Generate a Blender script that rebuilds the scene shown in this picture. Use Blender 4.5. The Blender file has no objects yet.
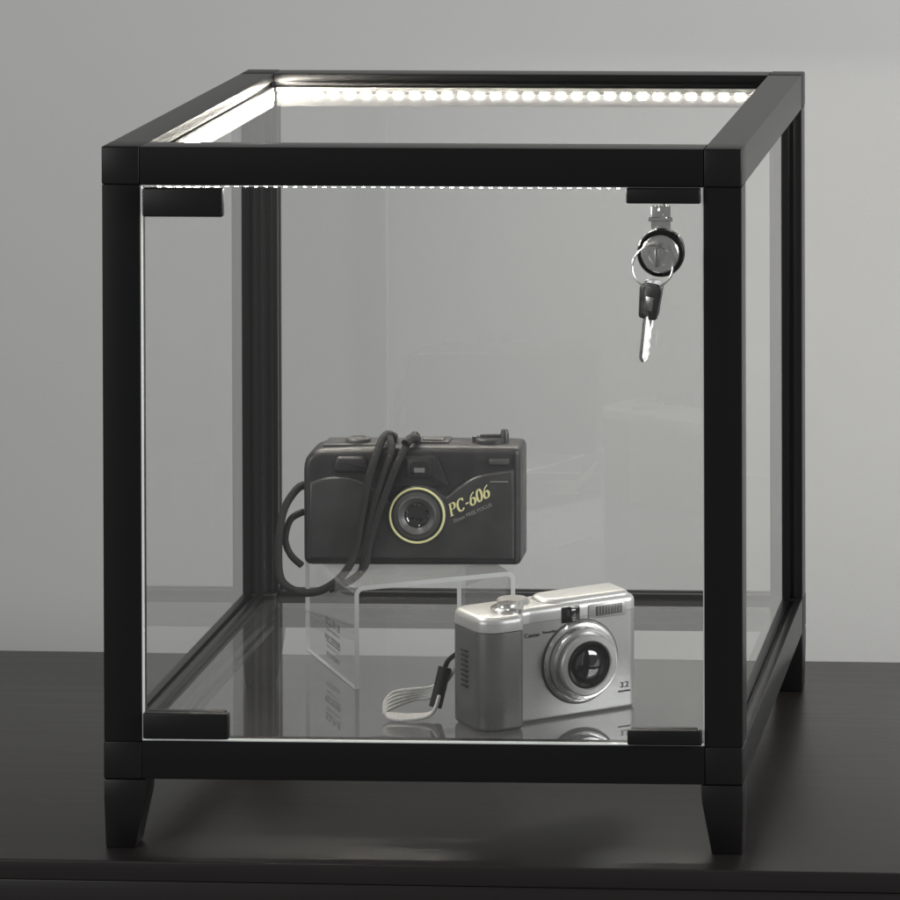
import bpy, bmesh, math, random
from mathutils import Vector, Matrix
random.seed(4)
scene = bpy.context.scene
COL = scene.collection
scene.view_settings.view_transform = 'Standard'
scene.view_settings.look = 'None'
scene.view_settings.exposure = 0
w = bpy.data.worlds.new("World"); scene.world = w; w.use_nodes = True
w.node_tree.nodes["Background"].inputs[0].default_value = (0.50, 0.50, 0.49, 1)
w.node_tree.nodes["Background"].inputs[1].default_value = 0.36

# ------------------------------------------------------------ materials
def pbr(name, col, rough=0.5, metal=0.0, spec=0.5, noise=0.0, nscale=60, bump=0.0, bscale=300, coat=0.0, stretch=None, emit=None, rnoise=0.0):
    m = bpy.data.materials.new(name); m.use_nodes = True
    nt = m.node_tree; b = nt.nodes["Principled BSDF"]
    b.inputs["Base Color"].default_value = (*col, 1)
    b.inputs["Roughness"].default_value = rough
    b.inputs["Metallic"].default_value = metal
    b.inputs["Specular IOR Level"].default_value = spec
    b.inputs["Coat Weight"].default_value = coat
    tc = nt.nodes.new("ShaderNodeTexCoord"); mp = nt.nodes.new("ShaderNodeMapping")
    nt.links.new(tc.outputs["Object"], mp.inputs[0])
    if stretch: mp.inputs["Scale"].default_value = stretch
    n = nt.nodes.new("ShaderNodeTexNoise"); n.inputs["Scale"].default_value = nscale
    n.inputs["Detail"].default_value = 6
    nt.links.new(mp.outputs[0], n.inputs["Vector"])
    if noise > 0:
        cr = nt.nodes.new("ShaderNodeMapRange")
        cr.inputs[1].default_value = 0.25; cr.inputs[2].default_value = 0.75
        cr.inputs[3].default_value = 1 - noise; cr.inputs[4].default_value = 1 + noise
        nt.links.new(n.outputs[0], cr.inputs[0])
        vm = nt.nodes.new("ShaderNodeVectorMath"); vm.operation = 'SCALE'
        vm.inputs[0].default_value = col
        nt.links.new(cr.outputs[0], vm.inputs["Scale"])
        nt.links.new(vm.outputs[0], b.inputs["Base Color"])
    if rnoise > 0:
        cr = nt.nodes.new("ShaderNodeMapRange")
        cr.inputs[1].default_value = 0.3; cr.inputs[2].default_value = 0.7
        cr.inputs[3].default_value = rough - rnoise; cr.inputs[4].default_value = rough + rnoise
        nt.links.new(n.outputs[0], cr.inputs[0]); nt.links.new(cr.outputs[0], b.inputs["Roughness"])
    if bump > 0:
        n2 = nt.nodes.new("ShaderNodeTexNoise"); n2.inputs["Scale"].default_value = bscale
        nt.links.new(mp.outputs[0], n2.inputs["Vector"])
        bp = nt.nodes.new("ShaderNodeBump"); bp.inputs["Strength"].default_value = bump
        bp.inputs["Distance"].default_value = 0.001
        nt.links.new(n2.outputs[0], bp.inputs["Height"]); nt.links.new(bp.outputs[0], b.inputs["Normal"])
    if emit:
        b.inputs["Emission Color"].default_value = (*emit[0], 1)
        b.inputs["Emission Strength"].default_value = emit[1]
    return m

def pane(name, tint=(0.96, 0.97, 0.965), r0=0.075, haze=0.0):
    m = bpy.data.materials.new(name); m.use_nodes = True
    nt = m.node_tree; nt.nodes.clear()
    out = nt.nodes.new("ShaderNodeOutputMaterial")
    tr = nt.nodes.new("ShaderNodeBsdfTransparent"); tr.inputs[0].default_value = (*tint, 1)
    gl = nt.nodes.new("ShaderNodeBsdfGlossy"); gl.inputs["Roughness"].default_value = 0.01
    gl.inputs[0].default_value = (1, 1, 1, 1)
    lw = nt.nodes.new("ShaderNodeLayerWeight"); lw.inputs[0].default_value = 0.5
    pw = nt.nodes.new("ShaderNodeMath"); pw.operation = 'POWER'; pw.inputs[1].default_value = 5
    ma = nt.nodes.new("ShaderNodeMath"); ma.operation = 'MULTIPLY_ADD'
    ma.inputs[1].default_value = 0.88; ma.inputs[2].default_value = r0
    nt.links.new(lw.outputs["Facing"], pw.inputs[0]); nt.links.new(pw.outputs[0], ma.inputs[0])
    mx = nt.nodes.new("ShaderNodeMixShader")
    nt.links.new(ma.outputs[0], mx.inputs[0]); nt.links.new(tr.outputs[0], mx.inputs[1]); nt.links.new(gl.outputs[0], mx.inputs[2])
    last = mx
    if haze > 0:
        df = nt.nodes.new("ShaderNodeBsdfDiffuse"); df.inputs[0].default_value = (.8, .8, .8, 1)
        m2 = nt.nodes.new("ShaderNodeMixShader"); m2.inputs[0].default_value = haze
        nt.links.new(mx.outputs[0], m2.inputs[1]); nt.links.new(df.outputs[0], m2.inputs[2]); last = m2
    nt.links.new(last.outputs[0], out.inputs[0])
    return m

def emis(name, col, s):
    m = bpy.data.materials.new(name); m.use_nodes = True
    nt = m.node_tree; nt.nodes.clear()
    out = nt.nodes.new("ShaderNodeOutputMaterial"); e = nt.nodes.new("ShaderNodeEmission")
    e.inputs[0].default_value = (*col, 1); e.inputs[1].default_value = s
    nt.links.new(e.outputs[0], out.inputs[0]); return m

M = {}
M['frame'] = pbr("black_anodised_aluminium", (0.0055, 0.0055, 0.006), 0.33, 0, 0.30)
M['conn'] = pbr("black_plastic_connector", (0.006, 0.006, 0.0063), 0.42, 0, 0.32, bump=0.03, bscale=1400)
M['glass'] = pane("clear_glass")
M['floorglass'] = pane("floor_glass", (0.92, 0.93, 0.925), 0.15, 0.035)
M['doorglass'] = pane("door_glass", (0.96, 0.965, 0.96), 0.06, 0.007)
M['edge'] = pbr("glowing_glass_edge", (0.72, 0.76, 0.74), 0.15, 0, 0.9, emit=((0.8, 0.85, 0.82), 0.10))  # pale colour and faint emission stand in for light caught at the edge
M['acryl'] = pane("clear_acrylic", (0.95, 0.95, 0.95), 0.09, 0.11)
M['acedge'] = pbr("acrylic_edge", (0.55, 0.56, 0.56), 0.12, 0, 0.9)
M['led'] = emis("lit_diode", (1.0, 0.93, 0.82), 430)
M['ledfront'] = emis("lit_diode_front", (1.0, 0.96, 0.9), 90)
M['strip'] = pbr("grey_led_tape", (0.055, 0.055, 0.053), 0.55)
M['striplit'] = pbr("glow_lit_led_tape", (0.50, 0.50, 0.48), 0.55)  # lighter copy of the tape, the diodes' glow put into its colour
M['chrome'] = pbr("chrome", (0.80, 0.80, 0.79), 0.18, 1.0, rnoise=0.04, nscale=200)
M['steel'] = pbr("worn_nickel", (0.42, 0.42, 0.41), 0.30, 1.0, rnoise=0.08, nscale=300)
M['keydark'] = pbr("key_head_dark", (0.10, 0.10, 0.10), 0.3, 0.9, rnoise=0.08, nscale=300)
M['blackgloss'] = pbr("glossy_black", (0.006, 0.006, 0.006), 0.1, 0, 0.5)
M['rubber'] = pbr("black_rubber", (0.012, 0.012, 0.012), 0.6, 0, 0.3)
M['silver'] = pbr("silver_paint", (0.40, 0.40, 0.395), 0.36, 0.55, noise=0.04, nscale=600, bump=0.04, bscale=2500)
M['silverlit'] = pbr("silver_paint_lit_top", (0.56, 0.56, 0.555), 0.36, 0.5, noise=0.04, nscale=600, bump=0.04, bscale=2500)  # lighter copy of the silver paint, light from the strips painted in
M['silverhi'] = pbr("brushed_silver", (0.72, 0.72, 0.71), 0.22, 0.95)
M['seam'] = pbr("dark_seam", (0.06, 0.06, 0.06), 0.5)
M['grip'] = pbr("shaded_grey_grip", (0.135, 0.135, 0.135), 0.38, 0.4, noise=0.05, nscale=400, bump=0.04, bscale=2500)  # slightly darker metal, with the grip's shade also put into the colour
M['camblack'] = pbr("charcoal_camera_plastic", (0.026, 0.026, 0.028), 0.36, 0.0, 0.5, noise=0.25, nscale=70, bump=0.10, bscale=2500, rnoise=0.07)
M['camgrey'] = pbr("charcoal_camera_plate", (0.048, 0.048, 0.050), 0.30, 0.1, 0.5, noise=0.25, nscale=60, bump=0.08, bscale=2500)
M['lens'] = pbr("lens_glass", (0.01, 0.01, 0.012), 0.04, 0, 0.8, coat=1.0)
M['ringgrey'] = pbr("lens_ring_grey", (0.10, 0.10, 0.10), 0.35, 0.3)
M['yellow'] = pbr("pale_yellow_print", (0.74, 0.72, 0.38), 0.5)
M['printgrey'] = pbr("grey_print", (0.30, 0.30, 0.28), 0.5)
M['printdark'] = pbr("dark_print", (0.05, 0.05, 0.05), 0.5)
M['cord'] = pbr("black_cord", (0.016, 0.016, 0.017), 0.65, 0, 0.4, noise=0.5, nscale=900, bump=0.8, bscale=1200)
M['strapg'] = pbr("grey_strap", (0.55, 0.55, 0.54), 0.6, 0, 0.4, noise=0.2, nscale=900, bump=0.5, bscale=2000)
M['sticker'] = pbr("grey_sticker_print", (0.15, 0.15, 0.15), 0.6)
M['wall'] = pbr("matt_grey_wall", (0.60, 0.60, 0.59), 0.9, 0, 0.1, noise=0.012, nscale=3, bump=0.08, bscale=400)
M['desk'] = pbr("dark_wenge_veneer", (0.015, 0.0124, 0.0124), 0.34, 0, 0.42, noise=0.08, nscale=14, bump=0.02, bscale=120, stretch=(0.6, 9, 9), rnoise=0.02)

# ------------------------------------------------------------ helpers
def finish(bm, name, mats, parent=None, angle=35, loc=None):
    bmesh.ops.recalc_face_normals(bm, faces=bm.faces)
    for f in bm.faces: f.smooth = True
    for e in bm.edges:
        if len(e.link_faces) == 2 and e.calc_face_angle(0) > math.radians(angle): e.smooth = False
    me = bpy.data.meshes.new(name); bm.to_mesh(me); bm.free()
    if not isinstance(mats, (list, tuple)): mats = [mats]
    for m in mats: me.materials.append(m)
    o = bpy.data.objects.new(name, me); COL.objects.link(o)
    if parent: o.parent = parent
    if loc: o.location = loc
    return o

def empty(name, loc=(0, 0, 0), rz=0, label=None, category=None):
    o = bpy.data.objects.new(name, None); COL.objects.link(o)
    o.empty_display_size = 0.02
    o.location = loc; o.rotation_euler = (0, 0, rz)
    if label: o["label"] = label
    if category: o["category"] = category
    return o

def merge(bm, t, mi=0, mat=None):
    bmesh.ops.recalc_face_normals(t, faces=t.faces)
    mp = {}
    for v in t.verts: mp[v] = bm.verts.new(mat @ v.co if mat else v.co)
    for f in t.faces:
        try:
            nf = bm.faces.new([mp[v] for v in f.verts]); nf.material_index = mi
        except ValueError: pass
    t.free()

def add_box(bm, x0, x1, y0, y1, z0, z1, bev=0.0, seg=2, mi=0):
    t = bmesh.new()
    vs = [t.verts.new(p) for p in [(x0,y0,z0),(x1,y0,z0),(x1,y1,z0),(x0,y1,z0),(x0,y0,z1),(x1,y0,z1),(x1,y1,z1),(x0,y1,z1)]]
    for f in [(0,3,2,1),(4,5,6,7),(0,1,5,4),(1,2,6,5),(2,3,7,6),(3,0,4,7)]: t.faces.new([vs[i] for i in f])
    if bev:
        bev = min(bev, 0.45*min(abs(x1-x0), abs(y1-y0), abs(z1-z0)))
        bmesh.ops.bevel(t, geom=t.edges[:], offset=bev, segments=seg, affect='EDGES', profile=0.5)
    merge(bm, t, mi)

def add_prism(bm, poly, z0, z1, bev=0.0, seg=3, mi=0, mat=None, bev0=None):
    """poly in xy extruded z0..z1, rims rounded by insetting the outline"""
    P = []
    for p in poly:
        v = Vector((p[0], p[1]))
        if not P or (v-P[-1]).length > 1e-5: P.append(v)
    if (P[0]-P[-1]).length < 1e-5: P.pop()
    n = len(P)
    area2 = sum(P[i].x*P[(i+1) % n].y-P[(i+1) % n].x*P[i].y for i in range(n))
    if area2 < 0: P.reverse()
    nr = []
    for i in range(n):
        d1 = (P[i]-P[i-1]).normalized(); d2 = (P[(i+1) % n]-P[i]).normalized()
        a = Vector((-d1.y, d1.x)); b = Vector((-d2.y, d2.x)); s = (a+b)
        if s.length < 1e-6: s = a
        s.normalize(); k = min(1.6, 1/max(0.3, s.dot(a)))
        nr.append(s*k)
    if bev0 is None: bev0 = bev
    levels = []
    if bev0:
        for k in range(seg+1):
            a = math.pi/2*k/seg; levels.append((z0+bev0*(1-math.cos(a)), bev0*(1-math.sin(a))))
    else: levels.append((z0, 0))
    if bev:
        for k in range(seg+1):
            a = math.pi/2*k/seg; levels.append((z1-bev+bev*math.sin(a), bev*(1-math.cos(a))))
    else: levels.append((z1, 0))
    t = bmesh.new(); rings = []
    for z, ins in levels: rings.append([t.verts.new((P[i].x+nr[i].x*ins, P[i].y+nr[i].y*ins, z)) for i in range(n)])
    for k in range(len(rings)-1):
        for i in range(n): t.faces.new([rings[k][i], rings[k][(i+1) % n], rings[k+1][(i+1) % n], rings[k+1][i]])
    t.faces.new(rings[0][::-1]); t.faces.new(rings[-1])
    merge(bm, t, mi, mat)

def add_lathe(bm, prof, origin, axis='y-', n=48, mi=0):
    t = bmesh.new(); rings = []
    for r, h in prof:
        ring = []
        for i in range(n):
            a = 2*math.pi*i/n
            if axis == 'y-': p = (r*math.cos(a), -h, r*math.sin(a))
            else: p = (r*math.cos(a), r*math.sin(a), h)
            ring.append(t.verts.new(Vector(origin)+Vector(p)))
        rings.append(ring)
    for k in range(len(rings)-1):
        for i in range(n):
            t.faces.new([rings[k][i], rings[k][(i+1) % n], rings[k+1][(i+1) % n], rings[k+1][i]])
    t.faces.new(rings[0][::-1]); t.faces.new(rings[-1])
    merge(bm, t, mi)

def roundpoly(pts, radii, seg=6):
    out = []; n = len(pts)
    for i in range(n):
        p = Vector(pts[i]); a = Vector(pts[i-1]); b = Vector(pts[(i+1) % n]); r = radii[i] if isinstance(radii, (list, tuple)) else radii
        if r <= 0: out.append(tuple(p)); continue
        p0 = p+(a-p).normalized()*min(r, (a-p).length*0.49); p1 = p+(b-p).normalized()*min(r, (b-p).length*0.49)
        for k in range(seg+1):
            s = k/seg; q = p0*(1-s)**2 + p*2*s*(1-s) + p1*s*s
            out.append((q.x, q.y))
    return out

def crom(P, sub=10, closed=False):
    P = [Vector(p) for p in P]; out = []; n = len(P)
    rng = range(n if closed else n-1)
    for i in rng:
        if closed: p0, p1, p2, p3 = P[i-1], P[i], P[(i+1) % n], P[(i+2) % n]
        else: p0, p1, p2, p3 = P[max(i-1, 0)], P[i], P[i+1], P[min(i+2, n-1)]
        for k in range(sub):
            t = k/sub
            out.append(0.5*((2*p1)+(-p0+p2)*t+(2*p0-5*p1+4*p2-p3)*t*t+(-p0+3*p1-3*p2+p3)*t**3))
    if not closed: out.append(P[-1])
    return out

def add_tube(bm, P, r, n=10, closed=False, mi=0, ripple=0.0):
    t = bmesh.new(); rings = []; N = len(P); up = Vector((0, 0, 1)); prev = None
    for i in range(N):
        if closed: d = (P[(i+1) % N]-P[i-1]).normalized()
        else: d = (P[min(i+1, N-1)]-P[max(i-1, 0)]).normalized()
        if prev is None:
            s = d.cross(up)
            if s.length < 0.1: s = d.cross(Vector((0, 1, 0)))
            s.normalize()
        else:
            s = prev-d*prev.dot(d); s.normalize()
        prev = s; u = s.cross(d).normalized()
        rr = r*(1+ripple*(1 if i % 2 else -1))
        rings.append([t.verts.new(P[i]+s*math.cos(2*math.pi*k/n)*rr+u*math.sin(2*math.pi*k/n)*rr) for k in range(n)])
    for i in range(N if closed else N-1):
        A = rings[i]; B = rings[(i+1) % N]
        for k in range(n): t.faces.new([A[k], A[(k+1) % n], B[(k+1) % n], B[k]])
    if not closed: t.faces.new(rings[0][::-1]); t.faces.new(rings[-1])
    merge(bm, t, mi)

def text_mesh(name, body, size, mat, parent, loc, rot, depth=0.0001, shear=0.0, align='CENTER', bold=0.0):
    cu = bpy.data.curves.new(name, 'FONT'); cu.body = body; cu.size = size; cu.extrude = depth; cu.shear = shear
    cu.align_x = align; cu.align_y = 'CENTER'; cu.offset = bold
    o = bpy.data.objects.new(name, cu); COL.objects.link(o)
    bpy.context.view_layer.update()
    me = bpy.data.meshes.new_from_object(o.evaluated_get(bpy.context.evaluated_depsgraph_get()))
    bpy.data.objects.remove(o); me.materials.clear(); me.materials.append(mat)
    o = bpy.data.objects.new(name, me); COL.objects.link(o); o.parent = parent
    o.location = loc; o.rotation_euler = rot
    return o

# serif italic lettering drawn as strokes of varying width
def serif_text(name, body, size, mat, parent, loc, rot, slant=0.30, y=0.0):
    def circ(cx, cy, rx_, ry_, a0, a1, n=14): return [(cx+rx_*math.cos(math.radians(a0+(a1-a0)*i/n)), cy+ry_*math.sin(math.radians(a0+(a1-a0)*i/n))) for i in range(n+1)]
    G = {
     'P': (0.70, [([(0.16,0),(0.16,1)], .17), ([(0.02,0.02),(0.34,0.02)], .06), ([(0.02,0.98),(0.34,0.98)], .06), ([(0.16,0.97)]+circ(0.36,0.73,0.21,0.24,90,-90)+[(0.16,0.49)], 'v')]),
     'C': (0.76, [(circ(0.40,0.5,0.30,0.48,42,318,22), 'v'), ([(0.65,0.98),(0.65,0.70)], .06)]),
     '-': (0.42, [([(0.06,0.38),(0.34,0.38)], .12)]),
     '6': (0.64, [(circ(0.31,0.30,0.22,0.28,0,360,24), 'v'), ([(0.11,0.34),(0.13,0.58),(0.23,0.80),(0.38,0.93),(0.52,0.98)], .11)]),
     '0': (0.64, [(circ(0.31,0.50,0.22,0.48,0,360,28), 'v')]),
    }
    bm = bmesh.new(); x = 0; tot = sum(G[ch][0] for ch in body)
    lay = 0
    for ch in body:
        wd, strokes = G[ch]
        for pts, wt in strokes:
            lay += 1; yy = -0.00001*lay
            n = len(pts)
            L_ = []; R_ = []
            for i, p in enumerate(pts):
                a = pts[max(i-1, 0)]; b = pts[min(i+1, n-1)]
                if n > 20 and abs(pts[0][0]-pts[-1][0]) < 1e-6 and abs(pts[0][1]-pts[-1][1]) < 1e-6:
                    a = pts[(i-1) % (n-1)]; b = pts[(i+1) % (n-1)]
                d = Vector((b[0]-a[0], b[1]-a[1])).normalized()
                ww = (0.06+0.14*abs(d.y)) if wt == 'v' else wt
                nx, ny = -d.y*ww/2, d.x*ww/2
                def T(px, py): return ((x+px-tot/2+slant*(py-0.5))*size, yy, (py-0.5)*size)
                L_.append(bm.verts.new(T(p[0]+nx, p[1]+ny))); R_.append(bm.verts.new(T(p[0]-nx, p[1]-ny)))
            for i in range(n-1): bm.faces.new([L_[i], R_[i], R_[i+1], L_[i+1]])
        x += wd
    o = finish(bm, name, mat, parent); o.location = loc; o.rotation_euler = rot
    return o

# ------------------------------------------------------------ setting
DZ = -0.0435
bm = bmesh.new(); add_box(bm, -3.0, 3.2, 0, 0.05, -1.4, 2.2)
wall = finish(bm, "wall", M['wall'], loc=(0, 0.86, 0)); wall.rotation_euler = (0, 0, math.radians(-0.9))
wall["kind"] = "structure"

table = empty("desk", (0, -0.030, DZ), math.radians(-0.9), "dark brown veneered desk carrying the glass display case", "desk")
bm = bmesh.new(); add_box(bm, -1.0, 1.0, 0, 0.523, -0.0125, 0, 0.0012, 3)
add_box(bm, -0.999, 0.999, 0.0015, 0.522, -0.045, -0.0128, 0.001, 2)
finish(bm, "desk_top", M['desk'], table)
bm = bmesh.new(); add_box(bm, -0.96, 0.96, 0.03, 0.50, -0.75, -0.045, 0.002, 2)
for k in range(3):
    add_box(bm, -0.955+k*0.64, -0.325+k*0.64, 0.014, 0.0295, -0.70, -0.05, 0.002, 2)
finish(bm, "desk_body", M['desk'], table)

# ------------------------------------------------------------ display case
case = empty("display_case", (0, 0, 0), 0, "black framed glass display case with lit strips on desk", "display case")
W, D, H, c = 0.2, 0.42, 0.395, 0.0238
mm = 0.001
PROF = [(0,0),(23.8,0),(23.8,5.5),(21,5.5),(21,9),(23.8,9),(23.8,14.5),(20,14.5),(20,15.5),(15.5,15.5),(15.5,20),(14.5,20),(14.5,23.8),(9,23.8),(9,21),(5.5,21),(5.5,23.8),(0,23.8)]
def rail(p0, p1, au, aw, name):
    t = bmesh.new(); p0 = Vector(p0); p1 = Vector(p1); au = Vector(au); aw = Vector(aw)
    a = [t.verts.new(p0+au*u*mm+aw*v*mm) for u, v in PROF]; b = [t.verts.new(p1+au*u*mm+aw*v*mm) for u, v in PROF]
    n = len(PROF); t.faces.new(a[::-1]); t.faces.new(b)
    for i in range(n): t.faces.new([a[i], a[(i+1) % n], b[(i+1) % n], b[i]])
    sa = set(a)
    es = [e for e in t.edges if (e.verts[0] in sa) != (e.verts[1] in sa)]
    bmesh.ops.bevel(t, geom=es, offset=0.00048, segments=3, affect='EDGES', profile=0.5)
    bm = bmesh.new(); merge(bm, t)
    return finish(bm, name, M['frame'], case, angle=50)
for zo, sz in ((0, 1), (H, -1)):
    for yo, sy in ((0, 1), (D, -1)):
        rail((-W+c, yo, zo), (W-c, yo, zo), (0, sy, 0), (0, 0, sz), "frame_rail")
    for xo, sx in ((-W, 1), (W, -1)):
        rail((xo, c, zo), (xo, D-c, zo), (sx, 0, 0), (0, 0, sz), "frame_rail")
for xo, sx in ((-W, 1), (W, -1)):
    for yo, sy in ((0, 1), (D, -1)):
        rail((xo, yo, c), (xo, yo, H-c), (sx, 0, 0), (0, sy, 0), "frame_post")
for xo, sx in ((-W, 1), (W, -1)):
    for yo, sy in ((0, 1), (D, -1)):
        for zo, sz in ((0, 1), (H, -1)):
            e = 0.0003
            xs = sorted((xo-sx*e, xo+sx*(c-0.0002))); ys = sorted((yo-sy*e, yo+sy*(c-0.0002))); zs = sorted((zo-sz*e, zo+sz*(c-0.0002)))
            bm = bmesh.new(); add_box(bm, xs[0], xs[1], ys[0], ys[1], zs[0], zs[1], 0.0012, 3)
            finish(bm, "corner_connector", M['conn'], case)
        t = bmesh.new()
        tw, bw = 0.0262, 0.0195
        prof = [(-0.0004, tw), (-0.012, tw-0.0008), (DZ, bw)]
        rings = []
        for z, q in prof:
            o_ = -0.0002 if z > -0.02 else 0.0006
            xa, xb = xo+sx*o_, xo+sx*q; ya, yb = yo+sy*o_, yo+sy*q
            rings.append([t.verts.new(p) for p in ((xa, ya, z), (xb, ya, z), (xb, yb, z), (xa, yb, z))])
        for k in range(2):
            for i in range(4): t.faces.new([rings[k][i], rings[k][(i+1) % 4], rings[k+1][(i+1) % 4], rings[k+1][i]])
        t.faces.new(rings[0]); t.faces.new(rings[-1][::-1])
        bmesh.ops.bevel(t, geom=t.edges[:], offset=0.001, segments=2, affect='EDGES', profile=0.5)
        bm = bmesh.new(); merge(bm, t); finish(bm, "foot", M['conn'], case)

def sheet(name, pts, mat, parent=case):
    bm = bmesh.new(); bm.faces.new([bm.verts.new(p) for p in pts])
    return finish(bm, name, mat, parent)
g = 0.0215; q = 0.0073
sheet("top_panel", [(-W+g, g, H-q), (W-g, g, H-q), (W-g, D-g, H-q), (-W+g, D-g, H-q)], M['glass'])
sheet("back_panel", [(-W+g, D-q, g), (W-g, D-q, g), (W-g, D-q, H-g), (-W+g, D-q, H-g)], M['glass'])
sheet("side_panel", [(-W+q, g, g), (-W+q, D-g, g), (-W+q, D-g, H-g), (-W+q, g, H-g)], M['glass'])
sheet("side_panel", [(W-q, g, g), (W-q, D-g, g), (W-q, D-g, H-g), (W-q, g, H-g)], M['glass'])
FZ = 0.0195; h = 0.0158
sheet("floor_panel", [(-W+h, h, FZ), (W-h, h, FZ), (W-h, D-h, FZ), (-W+h, D-h, FZ)], M['floorglass'])

def led_strip(p0, p1, outdir, wdir, n, ledmat, name="led_strip", hw=0.004, ls=0.0017, lw=0.0017, off=0.0, prot=0.0012, tape='strip'):
    p0 = Vector(p0); p1 = Vector(p1); o_ = Vector(outdir); wd = Vector(wdir); al = (p1-p0).normalized(); L = (p1-p0).length
    bm = bmesh.new()
    def bx(cen, hl, hwid, th, mi):
        t = bmesh.new(); vs = []
        for s3 in (0, 1):
            for s1, s2 in ((-1, -1), (1, -1), (1, 1), (-1, 1)):
                vs.append(t.verts.new(cen+al*hl*s1+wd*hwid*s2+o_*th*s3))
        for f in [(0,3,2,1),(4,5,6,7),(0,1,5,4),(1,2,6,5),(2,3,7,6),(3,0,4,7)]: t.faces.new([vs[i] for i in f])
        merge(bm, t, mi)
    bx((p0+p1)/2, L/2, hw, 0.0006, 0)
    for i in range(n):
        cc = p0+al*(L*(i+0.5)/n)+o_*0.0007+wd*off
        bx(cc, ls, lw, prot, 1)
    ob = finish(bm, name, [M[tape], ledmat], case); ob["label"] = "glowing white strip of small lights on the frame"
    return ob
led_strip((-W+0.026, D-0.0242, H-0.0163), (W-0.026, D-0.0242, H-0.0163), (0, -1, 0), (0, 0, 1), 30, M['led'], hw=0.0065, off=0.0014, ls=0.0030, lw=0.0020, prot=0.0008)
led_strip((-W+0.026, D-0.0249, H-0.0108), (W-0.026, D-0.0249, H-0.0108), (0, -1, 0), (0, 0, 1), 0, M['led'], name="bright_line", hw=0.0013, tape='striplit')  # pale bar without diodes, painted as the strip's bright upper line
led_strip((-W+0.0242, 0.03, H-0.0163), (-W+0.0242, D-0.03, H-0.0163), (1, 0, 0), (0, 0, 1), 30, M['led'], hw=0.0065, off=0.0014, ls=0.0036, lw=0.0026, prot=0.0008, tape='striplit')
led_strip((-W+0.03, 0.012, H-0.0242), (W-0.075, 0.012, H-0.0242), (0, 0, -1), (0, 1, 0), 48, M['ledfront'], hw=0.003, ls=0.0011, lw=0.0011)

# door
door = empty("door", (0, 0, 0)); door.parent = case
dx0, dx1, dz0, dz1 = -0.1752, 0.1755, 0.0247, 0.3705
y0, y1 = 0.0006, 0.0046
bm = bmesh.new()
def quad(bm, pts, mi=0):
    f = bm.faces.new([bm.verts.new(p) for p in pts]); f.material_index = mi
quad(bm, [(dx0, y0, dz0), (dx1, y0, dz0), (dx1, y0, dz1), (dx0, y0, dz1)])
dg = finish(bm, "door_glass", M['doorglass'], door)
bm = bmesh.new()
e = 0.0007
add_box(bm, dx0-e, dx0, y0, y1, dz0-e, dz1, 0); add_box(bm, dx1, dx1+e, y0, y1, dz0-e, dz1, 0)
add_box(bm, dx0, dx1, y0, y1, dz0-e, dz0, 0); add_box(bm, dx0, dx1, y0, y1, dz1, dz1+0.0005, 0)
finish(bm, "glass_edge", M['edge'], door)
def block(name, x0, x1, z0, z1, prot=0.005, cut=True):
    bm = bmesh.new(); add_box(bm, x0, x1, -prot, 0.0004, z0, z1, 0.0012, 3)
    add_box(bm, x0+0.001, x1-0.004, 0.0050, 0.010, z0+0.001, z1-0.001, 0.001, 2)
    return finish(bm, name, M['conn'], door)
block("hinge", -0.1735, -0.1230, 0.3520, 0.3700); block("hinge", -0.1745, -0.1205, 0.0262, 0.0425)
block("latch", 0.1285, 0.1750, 0.3615, 0.3712, 0.004); block("latch", 0.1285, 0.1750, 0.0250, 0.0345, 0.004)
bm = bmesh.new()
LX, LZ = 0.1500, 0.3308
add_lathe(bm, [(0.0148, 0), (0.0148, 0.003), (0.0140, 0.0045), (0.0120, 0.0048), (0.0118, 0.003)], (LX, 0, LZ), mi=0)
add_lathe(bm, [(0.0118, 0.003), (0.0118, 0.0062), (0.0110, 0.0072), (0.0070, 0.0074), (0.0068, 0.0066), (0.001, 0.0066)], (LX, 0, LZ), mi=1)
add_lathe(bm, [(0.0125, -0.018), (0.0125, -0.0048)], (LX, 0, LZ), mi=0)
add_box(bm, LX-0.0009, LX+0.0009, -0.0080, -0.0060, LZ-0.004, LZ+0.004, 0.0003, 1, mi=0)
finish(bm, "lock", [M['blackgloss'], M['chrome']], door)
bm = bmesh.new()
add_box(bm, LX-0.0062, LX+0.0062, -0.0018, 0.0000, 0.3455, 0.3600, 0.0007, 2)
add_box(bm, LX-0.0078, LX+0.0078, -0.0026, -0.0019, 0.3505, 0.3530, 0.0003, 1)
add_lathe(bm, [(0.0028, 0.0018), (0.0028, 0.0032), (0.0015, 0.0038)], (LX+0.001, 0, 0.3570), n=20)
add_box(bm, LX+0.0008, LX+0.0034, -0.0022, 0.0, 0.3600, 0.3700, 0.0004, 1)
finish(bm, "lock_strike", M['chrome'], door)

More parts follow.
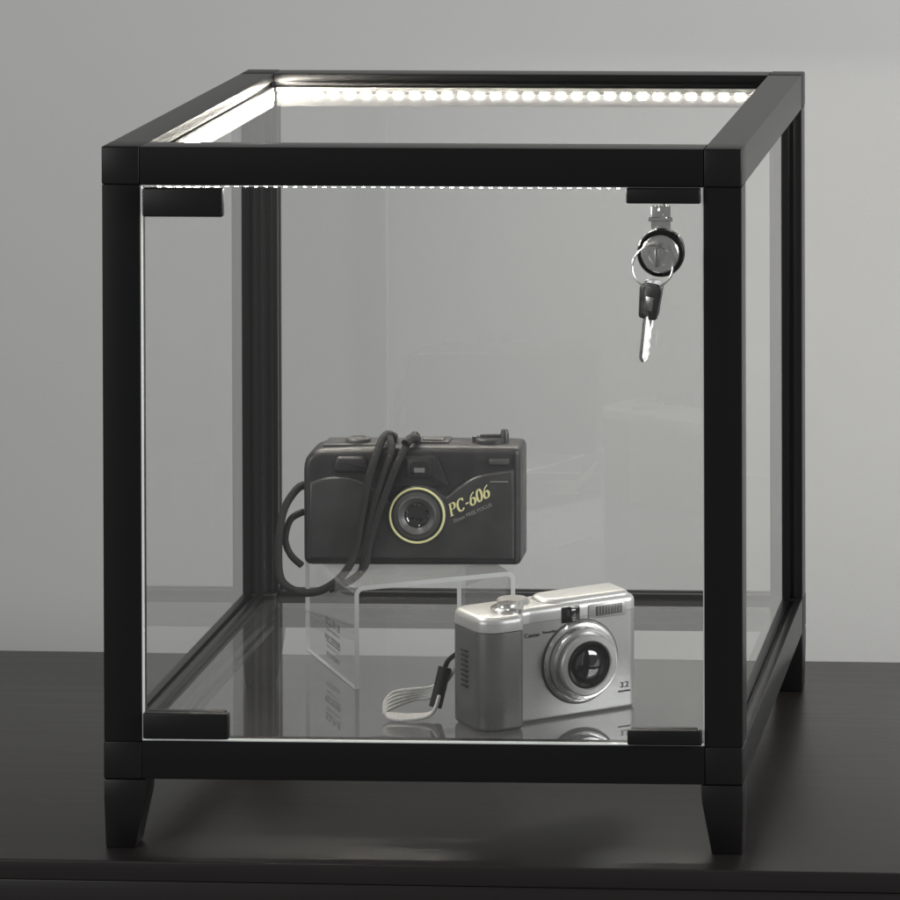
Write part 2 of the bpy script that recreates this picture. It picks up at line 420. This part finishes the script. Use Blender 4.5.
# keys
keys = empty("key_bunch", (LX, -0.010, LZ), 0, "two metal keys on split ring hanging from door lock", "keys")
bm = bmesh.new()
add_box(bm, -0.0011, 0.0011, -0.014, 0.004, -0.0055, 0.0055, 0.0004, 2)
finish(bm, "inserted_key", M['steel'], keys)
bm = bmesh.new()
for rr, yy in ((0.0128, -0.0085), (0.0126, -0.0095)):
    P = [Vector((-0.0030+rr*math.cos(a)*0.98, yy+0.0015*math.sin(a+1), -0.0060+rr*math.sin(a))) for a in [2*math.pi*i/56 for i in range(56)]]
    add_tube(bm, P, 0.00055, 8, closed=True)
finish(bm, "split_ring", M['chrome'], keys)
def key(name, mat, off, rot):
    bm = bmesh.new()
    poly = roundpoly([(-0.0072, 0.001), (-0.0058, -0.019), (0.0058, -0.019), (0.0072, 0.001), (0.0048, 0.0035), (-0.0048, 0.0035)], 0.0022)
    Mx = Matrix(((1,0,0,0),(0,0,-1,0),(0,1,0,0),(0,0,0,1)))
    add_prism(bm, poly, -0.0013, 0.0013, 0.0004, 2, 0, Mx)
    sh = [(-0.0026, -0.018), (-0.0028, -0.020), (-0.0028, -0.044), (-0.0008, -0.047), (0.0014, -0.045), (0.0016, -0.043), (0.0022, -0.0415), (0.0014, -0.039), (0.0023, -0.037), (0.0013, -0.034), (0.0022, -0.031), (0.0016, -0.028), (0.0026, -0.025), (0.0026, -0.018)]
    add_prism(bm, sh[::-1], -0.0008, 0.0008, 0.0, 1, 1, Mx)
    add_box(bm, -0.003, 0.003, -0.0019, 0.0019, -0.0135, -0.0045, 0.0006, 2, 1)
    o = finish(bm, name, mat, keys); o.location = off; o.rotation_euler = rot
    return o
key("key", [M['keydark'], M['steel']], (-0.0040, -0.0095, -0.0195), (math.radians(4), math.radians(8), math.radians(-14)))
key("key", [M['keydark'], M['steel']], (-0.0032, -0.0050, -0.0180), (math.radians(-2), math.radians(9), math.radians(40)))

# ------------------------------------------------------------ riser
th = 0.003
RZ = FZ + 0.0003
riser = empty("acrylic_riser", (-0.071, 0.147, RZ), math.radians(27), "clear bent acrylic riser standing on the glass floor", "display stand")
rw, rd, rh = 0.110, 0.120, 0.0675
pathu = [(0, 0)] + [(0.006*(1-math.cos(a)), rh-0.006+0.006*math.sin(a)) for a in [math.pi/2*i/6 for i in range(7)]] + \
        [(rw-0.006+0.006*math.sin(a), rh-0.006+0.006*math.cos(a)) for a in [math.pi/2*i/6 for i in range(7)]] + [(rw, 0)]
bm = bmesh.new()
N = len(pathu)
inn = []
for i in range(N):
    a = Vector(pathu[max(i-1, 0)]); b = Vector(pathu[min(i+1, N-1)]); d = (b-a).normalized(); nrm = Vector((d.y, -d.x)); p = Vector(pathu[i])+nrm*th
    inn.append((p.x, p.y))
for i in range(N-1):
    quad(bm, [(pathu[i][0], 0, pathu[i][1]), (pathu[i+1][0], 0, pathu[i+1][1]), (pathu[i+1][0], rd, pathu[i+1][1]), (pathu[i][0], rd, pathu[i][1])])
bmesh.ops.remove_doubles(bm, verts=bm.verts, dist=1e-6)
for yy in (0, rd):
    for i in range(N-1):
        quad(bm, [(pathu[i][0], yy, pathu[i][1]), (pathu[i+1][0], yy, pathu[i+1][1]), (inn[i+1][0], yy, inn[i+1][1]), (inn[i][0], yy, inn[i][1])], 1)
for s in (0, -1):
    quad(bm, [(pathu[s][0], 0, 0), (inn[s][0], 0, 0), (inn[s][0], rd, 0), (pathu[s][0], rd, 0)], 1)
finish(bm, "bent_sheet", [M['acryl'], M['acedge']], riser)
bm = bmesh.new()
for r, (hh, zz) in enumerate(((0.0048, 0.0255), (0.0018, 0.0215), (0.0050, 0.0135), (0.0016, 0.0100), (0.0030, 0.0040))):
    yy = -0.017+random.uniform(0, 0.002)
    while yy < 0.015:
        L_ = hh*random.uniform(0.75, 1.1)
        s = hh*0.20
        quad(bm, [(0, yy, zz), (0, yy+s, zz), (0, yy+s, zz+hh), (0, yy, zz+hh)])
        if random.random() < 0.75: quad(bm, [(-0.00002, yy+s, zz+hh-s), (-0.00002, yy+L_, zz+hh-s), (-0.00002, yy+L_, zz+hh), (-0.00002, yy+s, zz+hh)])
        if random.random() < 0.6: quad(bm, [(-0.00002, yy+s, zz+hh*.45), (-0.00002, yy+L_, zz+hh*.45), (-0.00002, yy+L_, zz+hh*.45+s), (-0.00002, yy+s, zz+hh*.45+s)])
        if random.random() < 0.6: quad(bm, [(-0.00004, yy+L_-s, zz), (-0.00004, yy+L_, zz), (-0.00004, yy+L_, zz+hh*.8), (-0.00004, yy+L_-s, zz+hh*.8)])
        if random.random() < 0.5: quad(bm, [(-0.00002, yy+s, zz), (-0.00002, yy+L_, zz), (-0.00002, yy+L_, zz+s), (-0.00002, yy+s, zz+s)])
        yy += L_+hh*0.28
st = finish(bm, "sticker", M['sticker'], riser); st.location = (-0.0006, 0.050, 0.004)
st["label"] = "faint printed grey label on the acrylic leg"

# ------------------------------------------------------------ black film camera
BX, BY, BZ = -0.1170, 0.206, RZ+rh+0.0004
fc = empty("film_camera", (BX, BY, BZ), math.radians(1.5), "charcoal compact film camera with yellow lens ring on acrylic riser", "camera")
L, T, HH = 0.1455, 0.040, 0.0790
XZ = Matrix(((1,0,0,0),(0,0,1,0),(0,1,0,0),(0,0,0,1)))
body_out = roundpoly([(0, 0), (L, 0), (L, HH), (0.075, HH+0.0006), (0, HH-0.0015)], [0.006, 0.004, 0.005, 0.01, 0.014])
bm = bmesh.new()
add_prism(bm, body_out, 0.0, T-0.006, 0.001, 5, 0, XZ, bev0=0.0045)
add_prism(bm, [(x*0.965+0.0025, z*0.95+0.002) for x, z in body_out], T-0.0062, T, 0.002, 3, 0, XZ)
finish(bm, "body", M['camblack'], fc)
top = [(0.0045, 0.056)] + [(p.x, p.y) for p in crom([(0.0045, 0.056, 0), (0.016, 0.0595, 0), (0.032, 0.0595, 0), (0.047, 0.053, 0), (0.0585, 0.0435, 0)], 6)][1:]
arc = [(0.078+0.0205*math.cos(a), 0.0345+0.0205*math.sin(a)) for a in [math.radians(x) for x in range(146, 34, -8)]]
rgt = [(p.x, p.y) for p in crom([(0.0965, 0.047, 0), (0.104, 0.053, 0), (0.118, 0.061, 0), (0.1415, 0.0650, 0)], 6)]
poly = [(0.0045, 0.005)] + top + arc + rgt + [(0.1415, 0.005)]
bm = bmesh.new(); add_prism(bm, poly[::-1], -0.0030, 0.0012, 0.0, 4, 0, XZ, bev0=0.0020)
finish(bm, "front_cover", M['camgrey'], fc)
bm = bmesh.new()
add_prism(bm, roundpoly([(0.060, 0.0535), (0.066, 0.074), (0.090, 0.074), (0.098, 0.0535)], 0.002), -0.0024, 0.0012, 0.0, 2, 0, XZ, bev0=0.001)
add_prism(bm, roundpoly([(0.0205, 0.0625), (0.022, 0.0735), (0.042, 0.0735), (0.047, 0.0625)], 0.004), -0.0030, 0.0012, 0.0, 3, 0, XZ, bev0=0.0022)
finish(bm, "brow", M['camblack'], fc)
bm = bmesh.new()
add_box(bm, 0.0705, 0.0865, -0.0040, -0.002, 0.0600, 0.0725, 0.0008, 2, 0)
add_box(bm, 0.0730, 0.0842, -0.0046, -0.0038, 0.0622, 0.0708, 0.0006, 2, 1)
add_box(bm, 0.0750, 0.0822, -0.0049, -0.0045, 0.0635, 0.0665, 0.0002, 1, 2)
finish(bm, "viewfinder", [M['camblack'], M['lens'], M['chrome']], fc)
bm = bmesh.new(); add_box(bm, 0.125, 0.1385, -0.0015, 0.0005, 0.0680, 0.0718, 0.0006, 2, 0)
finish(bm, "flash", M['ringgrey'], fc)
bm = bmesh.new(); add_box(bm, 0.126, 0.138, -0.0034, -0.0029, 0.0568, 0.0573, 0, 1, 0)
finish(bm, "trim_line", M['printgrey'], fc)
lx, lz = 0.0770, 0.0345
bm = bmesh.new()
add_lathe(bm, [(0.0195, 0.001), (0.0195, 0.0036), (0.0188, 0.0042), (0.0160, 0.0044), (0.0158, 0.0036)], (lx, 0, lz), n=64)
add_lathe(bm, [(0.0158, 0.0034), (0.0158, 0.0040), (0.0135, 0.0044), (0.0130, 0.0056), (0.0122, 0.0060), (0.0112, 0.0054), (0.0085, 0.0040), (0.0078, 0.0032)], (lx, 0, lz), n=64, mi=1)
add_lathe(bm, [(0.0080, 0.0040), (0.0070, 0.0046), (0.0062, 0.0038), (0.0052, 0.0038), (0.0035, 0.0044), (0.0012, 0.0047)], (lx, 0, lz), n=48, mi=2)
finish(bm, "lens", [M['camblack'], M['ringgrey'], M['lens']], fc)
bm = bmesh.new(); P = [Vector((lx+0.0181*math.cos(a), -0.0043, lz+0.0181*math.sin(a))) for a in [2*math.pi*i/72 for i in range(72)]]
add_tube(bm, P, 0.0008, 8, closed=True)
finish(bm, "lens_ring", M['yellow'], fc)["label"] = "thin pale yellow ring around the lens"
rx = math.radians(90)
serif_text("lettering", "PC-606", 0.0080, M['yellow'], fc, (0.1120, -0.0033, 0.0445), (0, math.radians(-27), 0))
text_mesh("lettering", "35mm FREE FOCUS", 0.0034, M['printgrey'], fc, (0.1140, -0.0033, 0.0360), (rx, math.radians(-24), 0))
bm = bmesh.new()
add_box(bm, 0.012, 0.058, 0.008, 0.032, HH-0.0015, HH+0.0008, 0.0008, 2)
add_box(bm, 0.075, 0.096, 0.012, 0.030, HH-0.001, HH+0.002, 0.0010, 2)
finish(bm, "top_plate", M['camgrey'], fc)
bm = bmesh.new()
add_lathe(bm, [(0.0085, 0), (0.0085, 0.0022), (0.0078, 0.0030), (0.0055, 0.0030), (0.0052, 0.0024), (0.001, 0.0024)], (0.034, 0.018, HH+0.0006), 'z', 36)
finish(bm, "shutter_button", M['ringgrey'], fc)
bm = bmesh.new(); add_box(bm, 0.078, 0.092, 0.014, 0.024, HH+0.0015, HH+0.0032, 0.0006, 2)
finish(bm, "frame_counter_window", M['ringgrey'], fc)
bm = bmesh.new()
add_lathe(bm, [(0.0105, 0), (0.0105, 0.0030), (0.0098, 0.0038), (0.001, 0.0038)], (0.123, 0.020, HH-0.0005), 'z', 40)
add_box(bm, 0.116, 0.130, 0.0185, 0.0215, HH+0.003, HH+0.0055, 0.0006, 2)
add_lathe(bm, [(0.0030, 0), (0.0030, 0.0050), (0.0022, 0.0085), (0.001, 0.0087)], (0.1325, 0.020, HH), 'z', 20)
add_lathe(bm, [(0.0022, 0), (0.0024, 0.004), (0.001, 0.0046)], (0.113, 0.020, HH), 'z', 20)
finish(bm, "rewind_crank", M['camgrey'], fc)
bm = bmesh.new()
add_tube(bm, crom([(0.001, 0.012, 0.052), (-0.005, 0.006, 0.050), (-0.0125, 0.000, 0.038), (-0.015, -0.006, 0.020), (-0.0145, -0.010, 0.000), (-0.010, -0.014, -0.0095), (0.002, -0.016, -0.0145), (0.016, -0.016, -0.0125), (0.029, -0.014, -0.003), (0.037, -0.010, 0.012), (0.041, -0.008, 0.034), (0.045, -0.007, 0.058), (0.0495, -0.004, 0.074), (0.0535, 0.004, 0.0850), (0.0565, 0.012, 0.0855), (0.0575, 0.018, 0.0820), (0.057, 0.026, 0.0815)], 22), 0.0027, 10, ripple=0.05)
add_tube(bm, crom([(0.0745, 0.016, 0.0815), (0.0735, 0.008, 0.0860), (0.0700, 0.000, 0.0815), (0.0645, -0.006, 0.070), (0.0575, -0.008, 0.052), (0.0510, -0.009, 0.034), (0.0460, -0.010, 0.016), (0.0430, -0.011, 0.002), (0.034, -0.013, -0.007), (0.020, -0.016, -0.0125)], 22), 0.0025, 10, ripple=0.05)
add_tube(bm, crom([(0.0575, 0.004, 0.0855), (0.0600, -0.003, 0.078), (0.0560, -0.006, 0.064), (0.0500, -0.008, 0.044), (0.0455, -0.009, 0.024), (0.0425, -0.010, 0.006), (0.041, -0.008, 0.000)], 22), 0.0024, 10, ripple=0.05)
add_tube(bm, crom([(-0.001, 0.010, 0.034), (-0.009, 0.004, 0.030), (-0.012, 0.000, 0.018), (-0.008, -0.003, 0.008), (-0.001, 0.000, 0.000)], 22), 0.0023, 10, ripple=0.05)
finish(bm, "wrist_cord", M['cord'], fc, angle=80)
bm = bmesh.new(); add_tube(bm, crom([(0.0695, -0.004, 0.0825), (0.0725, 0.002, 0.0850), (0.0755, 0.006, 0.0835)], 8), 0.0032, 12)
finish(bm, "cord_clasp", M['rubber'], fc)

# ------------------------------------------------------------ silver digital camera
SZ = FZ + 0.0004
sc = empty("digital_camera", (0.024, 0.045, SZ), math.radians(35), "silver compact digital camera with round lens on glass floor", "camera")
Ls, Ts, Hs = 0.117, 0.034, 0.0728
plan = roundpoly([(0.001, -0.006), (0.010, -0.0135), (0.029, -0.0135), (0.0335, -0.001), (0.040, 0), (Ls, 0), (Ls, Ts), (0, Ts)], [0.006, 0.007, 0.004, 0.002, 0.001, 0.007, 0.008, 0.011], 7)
gripplan = roundpoly([(0.001, -0.006), (0.010, -0.0135), (0.029, -0.0135), (0.0335, -0.001), (0.0335, Ts), (0, Ts)], [0.006, 0.007, 0.004, 0.001, 0.0, 0.011], 7)
bodyplan = roundpoly([(0.0336, 0), (Ls, 0), (Ls, Ts), (0.0336, Ts)], [0, 0.007, 0.008, 0], 5)
bm = bmesh.new()
add_prism(bm, bodyplan, 0.0, 0.0632, 0.0, 3, bev0=0.0022)
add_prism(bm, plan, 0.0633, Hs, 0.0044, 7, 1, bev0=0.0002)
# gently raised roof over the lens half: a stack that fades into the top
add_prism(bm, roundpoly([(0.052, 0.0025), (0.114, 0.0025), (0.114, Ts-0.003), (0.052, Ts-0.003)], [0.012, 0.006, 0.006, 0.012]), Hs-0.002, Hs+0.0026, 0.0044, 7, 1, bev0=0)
finish(bm, "body", [M['silver'], M['silverlit'], M['seam']], sc)
bm = bmesh.new(); add_prism(bm, gripplan, 0.0002, 0.0629, 0.0004, 4, bev0=0.003)
finish(bm, "grip", M['grip'], sc)["label"] = "darker grey rounded grip, shade painted in, with ribbed side"
bm = bmesh.new()
for k in range(8):
    add_box(bm, -0.0006, 0.0012, 0.008, 0.017, 0.026+k*0.0032, 0.0270+k*0.0032, 0.0003, 1)
finish(bm, "side_ribs", M['rubber'], sc)
cx, cz = 0.0755, 0.0345
bm = bmesh.new()
add_lathe(bm, [(0.0272, 0.000), (0.0272, 0.0004), (0.0266, 0.0005)], (cx, 0, cz), n=72, mi=4)
add_lathe(bm, [(0.0262, 0.000), (0.0262, 0.0015), (0.0250, 0.0030), (0.0238, 0.0032), (0.0236, 0.0022)], (cx, 0, cz), n=72, mi=1)
add_lathe(bm, [(0.0232, 0.002), (0.0232, 0.0075), (0.0224, 0.0088), (0.0205, 0.0090), (0.0203, 0.0080)], (cx, 0, cz), n=72, mi=1)
add_lathe(bm, [(0.0196, 0.006), (0.0196, 0.0125), (0.0188, 0.0134), (0.0158, 0.0136), (0.0150, 0.0128), (0.0150, 0.011)], (cx, 0, cz), n=72, mi=0)
add_lathe(bm, [(0.0150, 0.0118), (0.0138, 0.0130), (0.0130, 0.0124), (0.0105, 0.0112), (0.010, 0.0108)], (cx, 0, cz), n=64, mi=2)
add_lathe(bm, [(0.0108, 0.0110), (0.0090, 0.0119), (0.0060, 0.0125), (0.0020, 0.0128)], (cx, 0, cz), n=48, mi=3)
finish(bm, "lens", [M['silver'], M['silverhi'], M['blackgloss'], M['lens'], M['seam']], sc)
bm = bmesh.new()
add_box(bm, 0.0625, 0.0755, -0.0008, 0.001, 0.0602, 0.0706, 0.0008, 2, 0)
add_box(bm, 0.0655, 0.0725, -0.0013, 0.0, 0.0628, 0.0688, 0.0008, 2, 1)
finish(bm, "viewfinder", [M['blackgloss'], M['lens']], sc)
bm = bmesh.new()
add_box(bm, 0.0815, 0.1085, -0.0010, 0.001, 0.0605, 0.0700, 0.0009, 2, 0)
add_box(bm, 0.0865, 0.1055, -0.0016, 0.0, 0.0622, 0.0684, 0.0006, 2, 1)
for k in range(8): add_box(bm, 0.088+k*0.0021, 0.0883+k*0.0021, -0.0019, -0.001, 0.0628, 0.0680, 0, 1, 0)
finish(bm, "flash", [M['silver'], M['ringgrey']], sc)
bm = bmesh.new()
add_lathe(bm, [(0.0105, 0), (0.0105, 0.0030), (0.0097, 0.0038), (0.0068, 0.0040), (0.0066, 0.0050), (0.0060, 0.0058), (0.001, 0.0060)], (0.026, 0.004, Hs-0.001), 'z', 40)
finish(bm, "shutter_button", M['silverhi'], sc)
bm = bmesh.new()
add_lathe(bm, [(0.0100, 0), (0.0100, 0.0030), (0.0094, 0.0038), (0.001, 0.0040)], (0.038, 0.021, Hs-0.001), 'z', 48)
finish(bm, "mode_dial", M['silver'], sc)
text_mesh("lettering", "Canon", 0.0040, M['printdark'], sc, (0.0415, -0.0002, 0.0555), (rx, 0, 0), 0.0003)
text_mesh("lettering", "PowerShot", 0.0024, M['printdark'], sc, (0.0545, -0.0002, 0.0562), (rx, 0, 0), 0.0003)
text_mesh("lettering", "3.2", 0.0052, M['printdark'], sc, (0.1075, -0.0002, 0.0150), (rx, 0, 0), 0.0003)
text_mesh("lettering", "MEGA PIXELS", 0.0015, M['printdark'], sc, (0.1072, -0.0002, 0.0110), (rx, 0, 0), 0.0003)
strap = bmesh.new()
Rm = Matrix.Rotation(-math.radians(35), 3, 'Z')
def LOC(x, y, z):
    v = Rm @ Vector((x-0.024, y-0.045, 0)); return (v.x, v.y, z-SZ)
for k in range(5):
    o_ = k*0.0028
    P = [LOC(0.006, 0.085, 0.050), LOC(0.000, 0.091, 0.044-o_*0.3), LOC(-0.010, 0.092-o_*0.2, 0.036-o_*0.5), LOC(-0.022, 0.089, 0.035-o_*0.6), LOC(-0.034, 0.086-o_*0.8, 0.0335-o_*0.7), LOC(-0.0385+o_*0.1, 0.078-o_*0.5, 0.0280-o_*0.40), LOC(-0.034, 0.070+o_*0.3, 0.0215+0.0004*k), LOC(-0.020, 0.067+o_*0.5, 0.0212+0.0004*k), LOC(-0.007, 0.070+o_*0.5, 0.024), LOC(-0.003, 0.078, 0.034)]
    add_tube(strap, crom(P, 10), 0.0012, 8, mi=0)
finish(strap, "wrist_strap", [M['strapg']], sc, angle=80)
bm = bmesh.new()
add_tube(bm, crom([LOC(0.007, 0.080, 0.060), LOC(0.001, 0.086, 0.054), LOC(-0.002, 0.087, 0.046)], 8), 0.0016, 8)
add_tube(bm, crom([LOC(-0.001, 0.087, 0.050), LOC(-0.004, 0.084, 0.036), LOC(-0.006, 0.080, 0.026)], 8), 0.0042, 12)
finish(bm, "strap_fastener", M['rubber'], sc)

# ------------------------------------------------------------ lights
def area(name, loc, tgt, size, power, col=(1, 1, 1)):
    l = bpy.data.lights.new(name, 'AREA'); l.size = size; l.energy = power; l.color = col
    o = bpy.data.objects.new(name, l); COL.objects.link(o); o.location = loc
    o.rotation_euler = (Vector(tgt)-Vector(loc)).to_track_quat('-Z', 'Y').to_euler(); return o
area("wall_wash_light", (1.75, -0.35, 0.65), (0.35, 0.85, -0.15), 1.0, 34)  # unseen light added to brighten the lower right of the wall
area("fill_lamp", (-1.7, -1.6, 0.7), (-0.3, 0.8, -0.2), 1.0, 18)

# ------------------------------------------------------------ camera
cd = bpy.data.cameras.new("camera"); co = bpy.data.objects.new("camera", cd); COL.objects.link(co)
yaw, pitch, roll, f = 0.042872, 0.013579, -0.001246, 4483.877
F = Vector((-math.sin(yaw)*math.cos(pitch), math.cos(yaw)*math.cos(pitch), -math.sin(pitch)))
R = Vector((math.cos(yaw), math.sin(yaw), 0)); U = R.cross(F)
R2 = R*math.cos(roll)+U*math.sin(roll); U2 = R2.cross(F)
m = Matrix((R2, U2, -F)).transposed().to_4x4(); m.translation = Vector((0.497573, -2.760812, 0.761278))
co.matrix_world = m
cd.sensor_width = 36; cd.lens = f/900*36
cd.shift_x = (450-1029.887)/900; cd.shift_y = -(450+381.699)/900
cd.clip_start = 0.05; cd.clip_end = 50
scene.camera = co
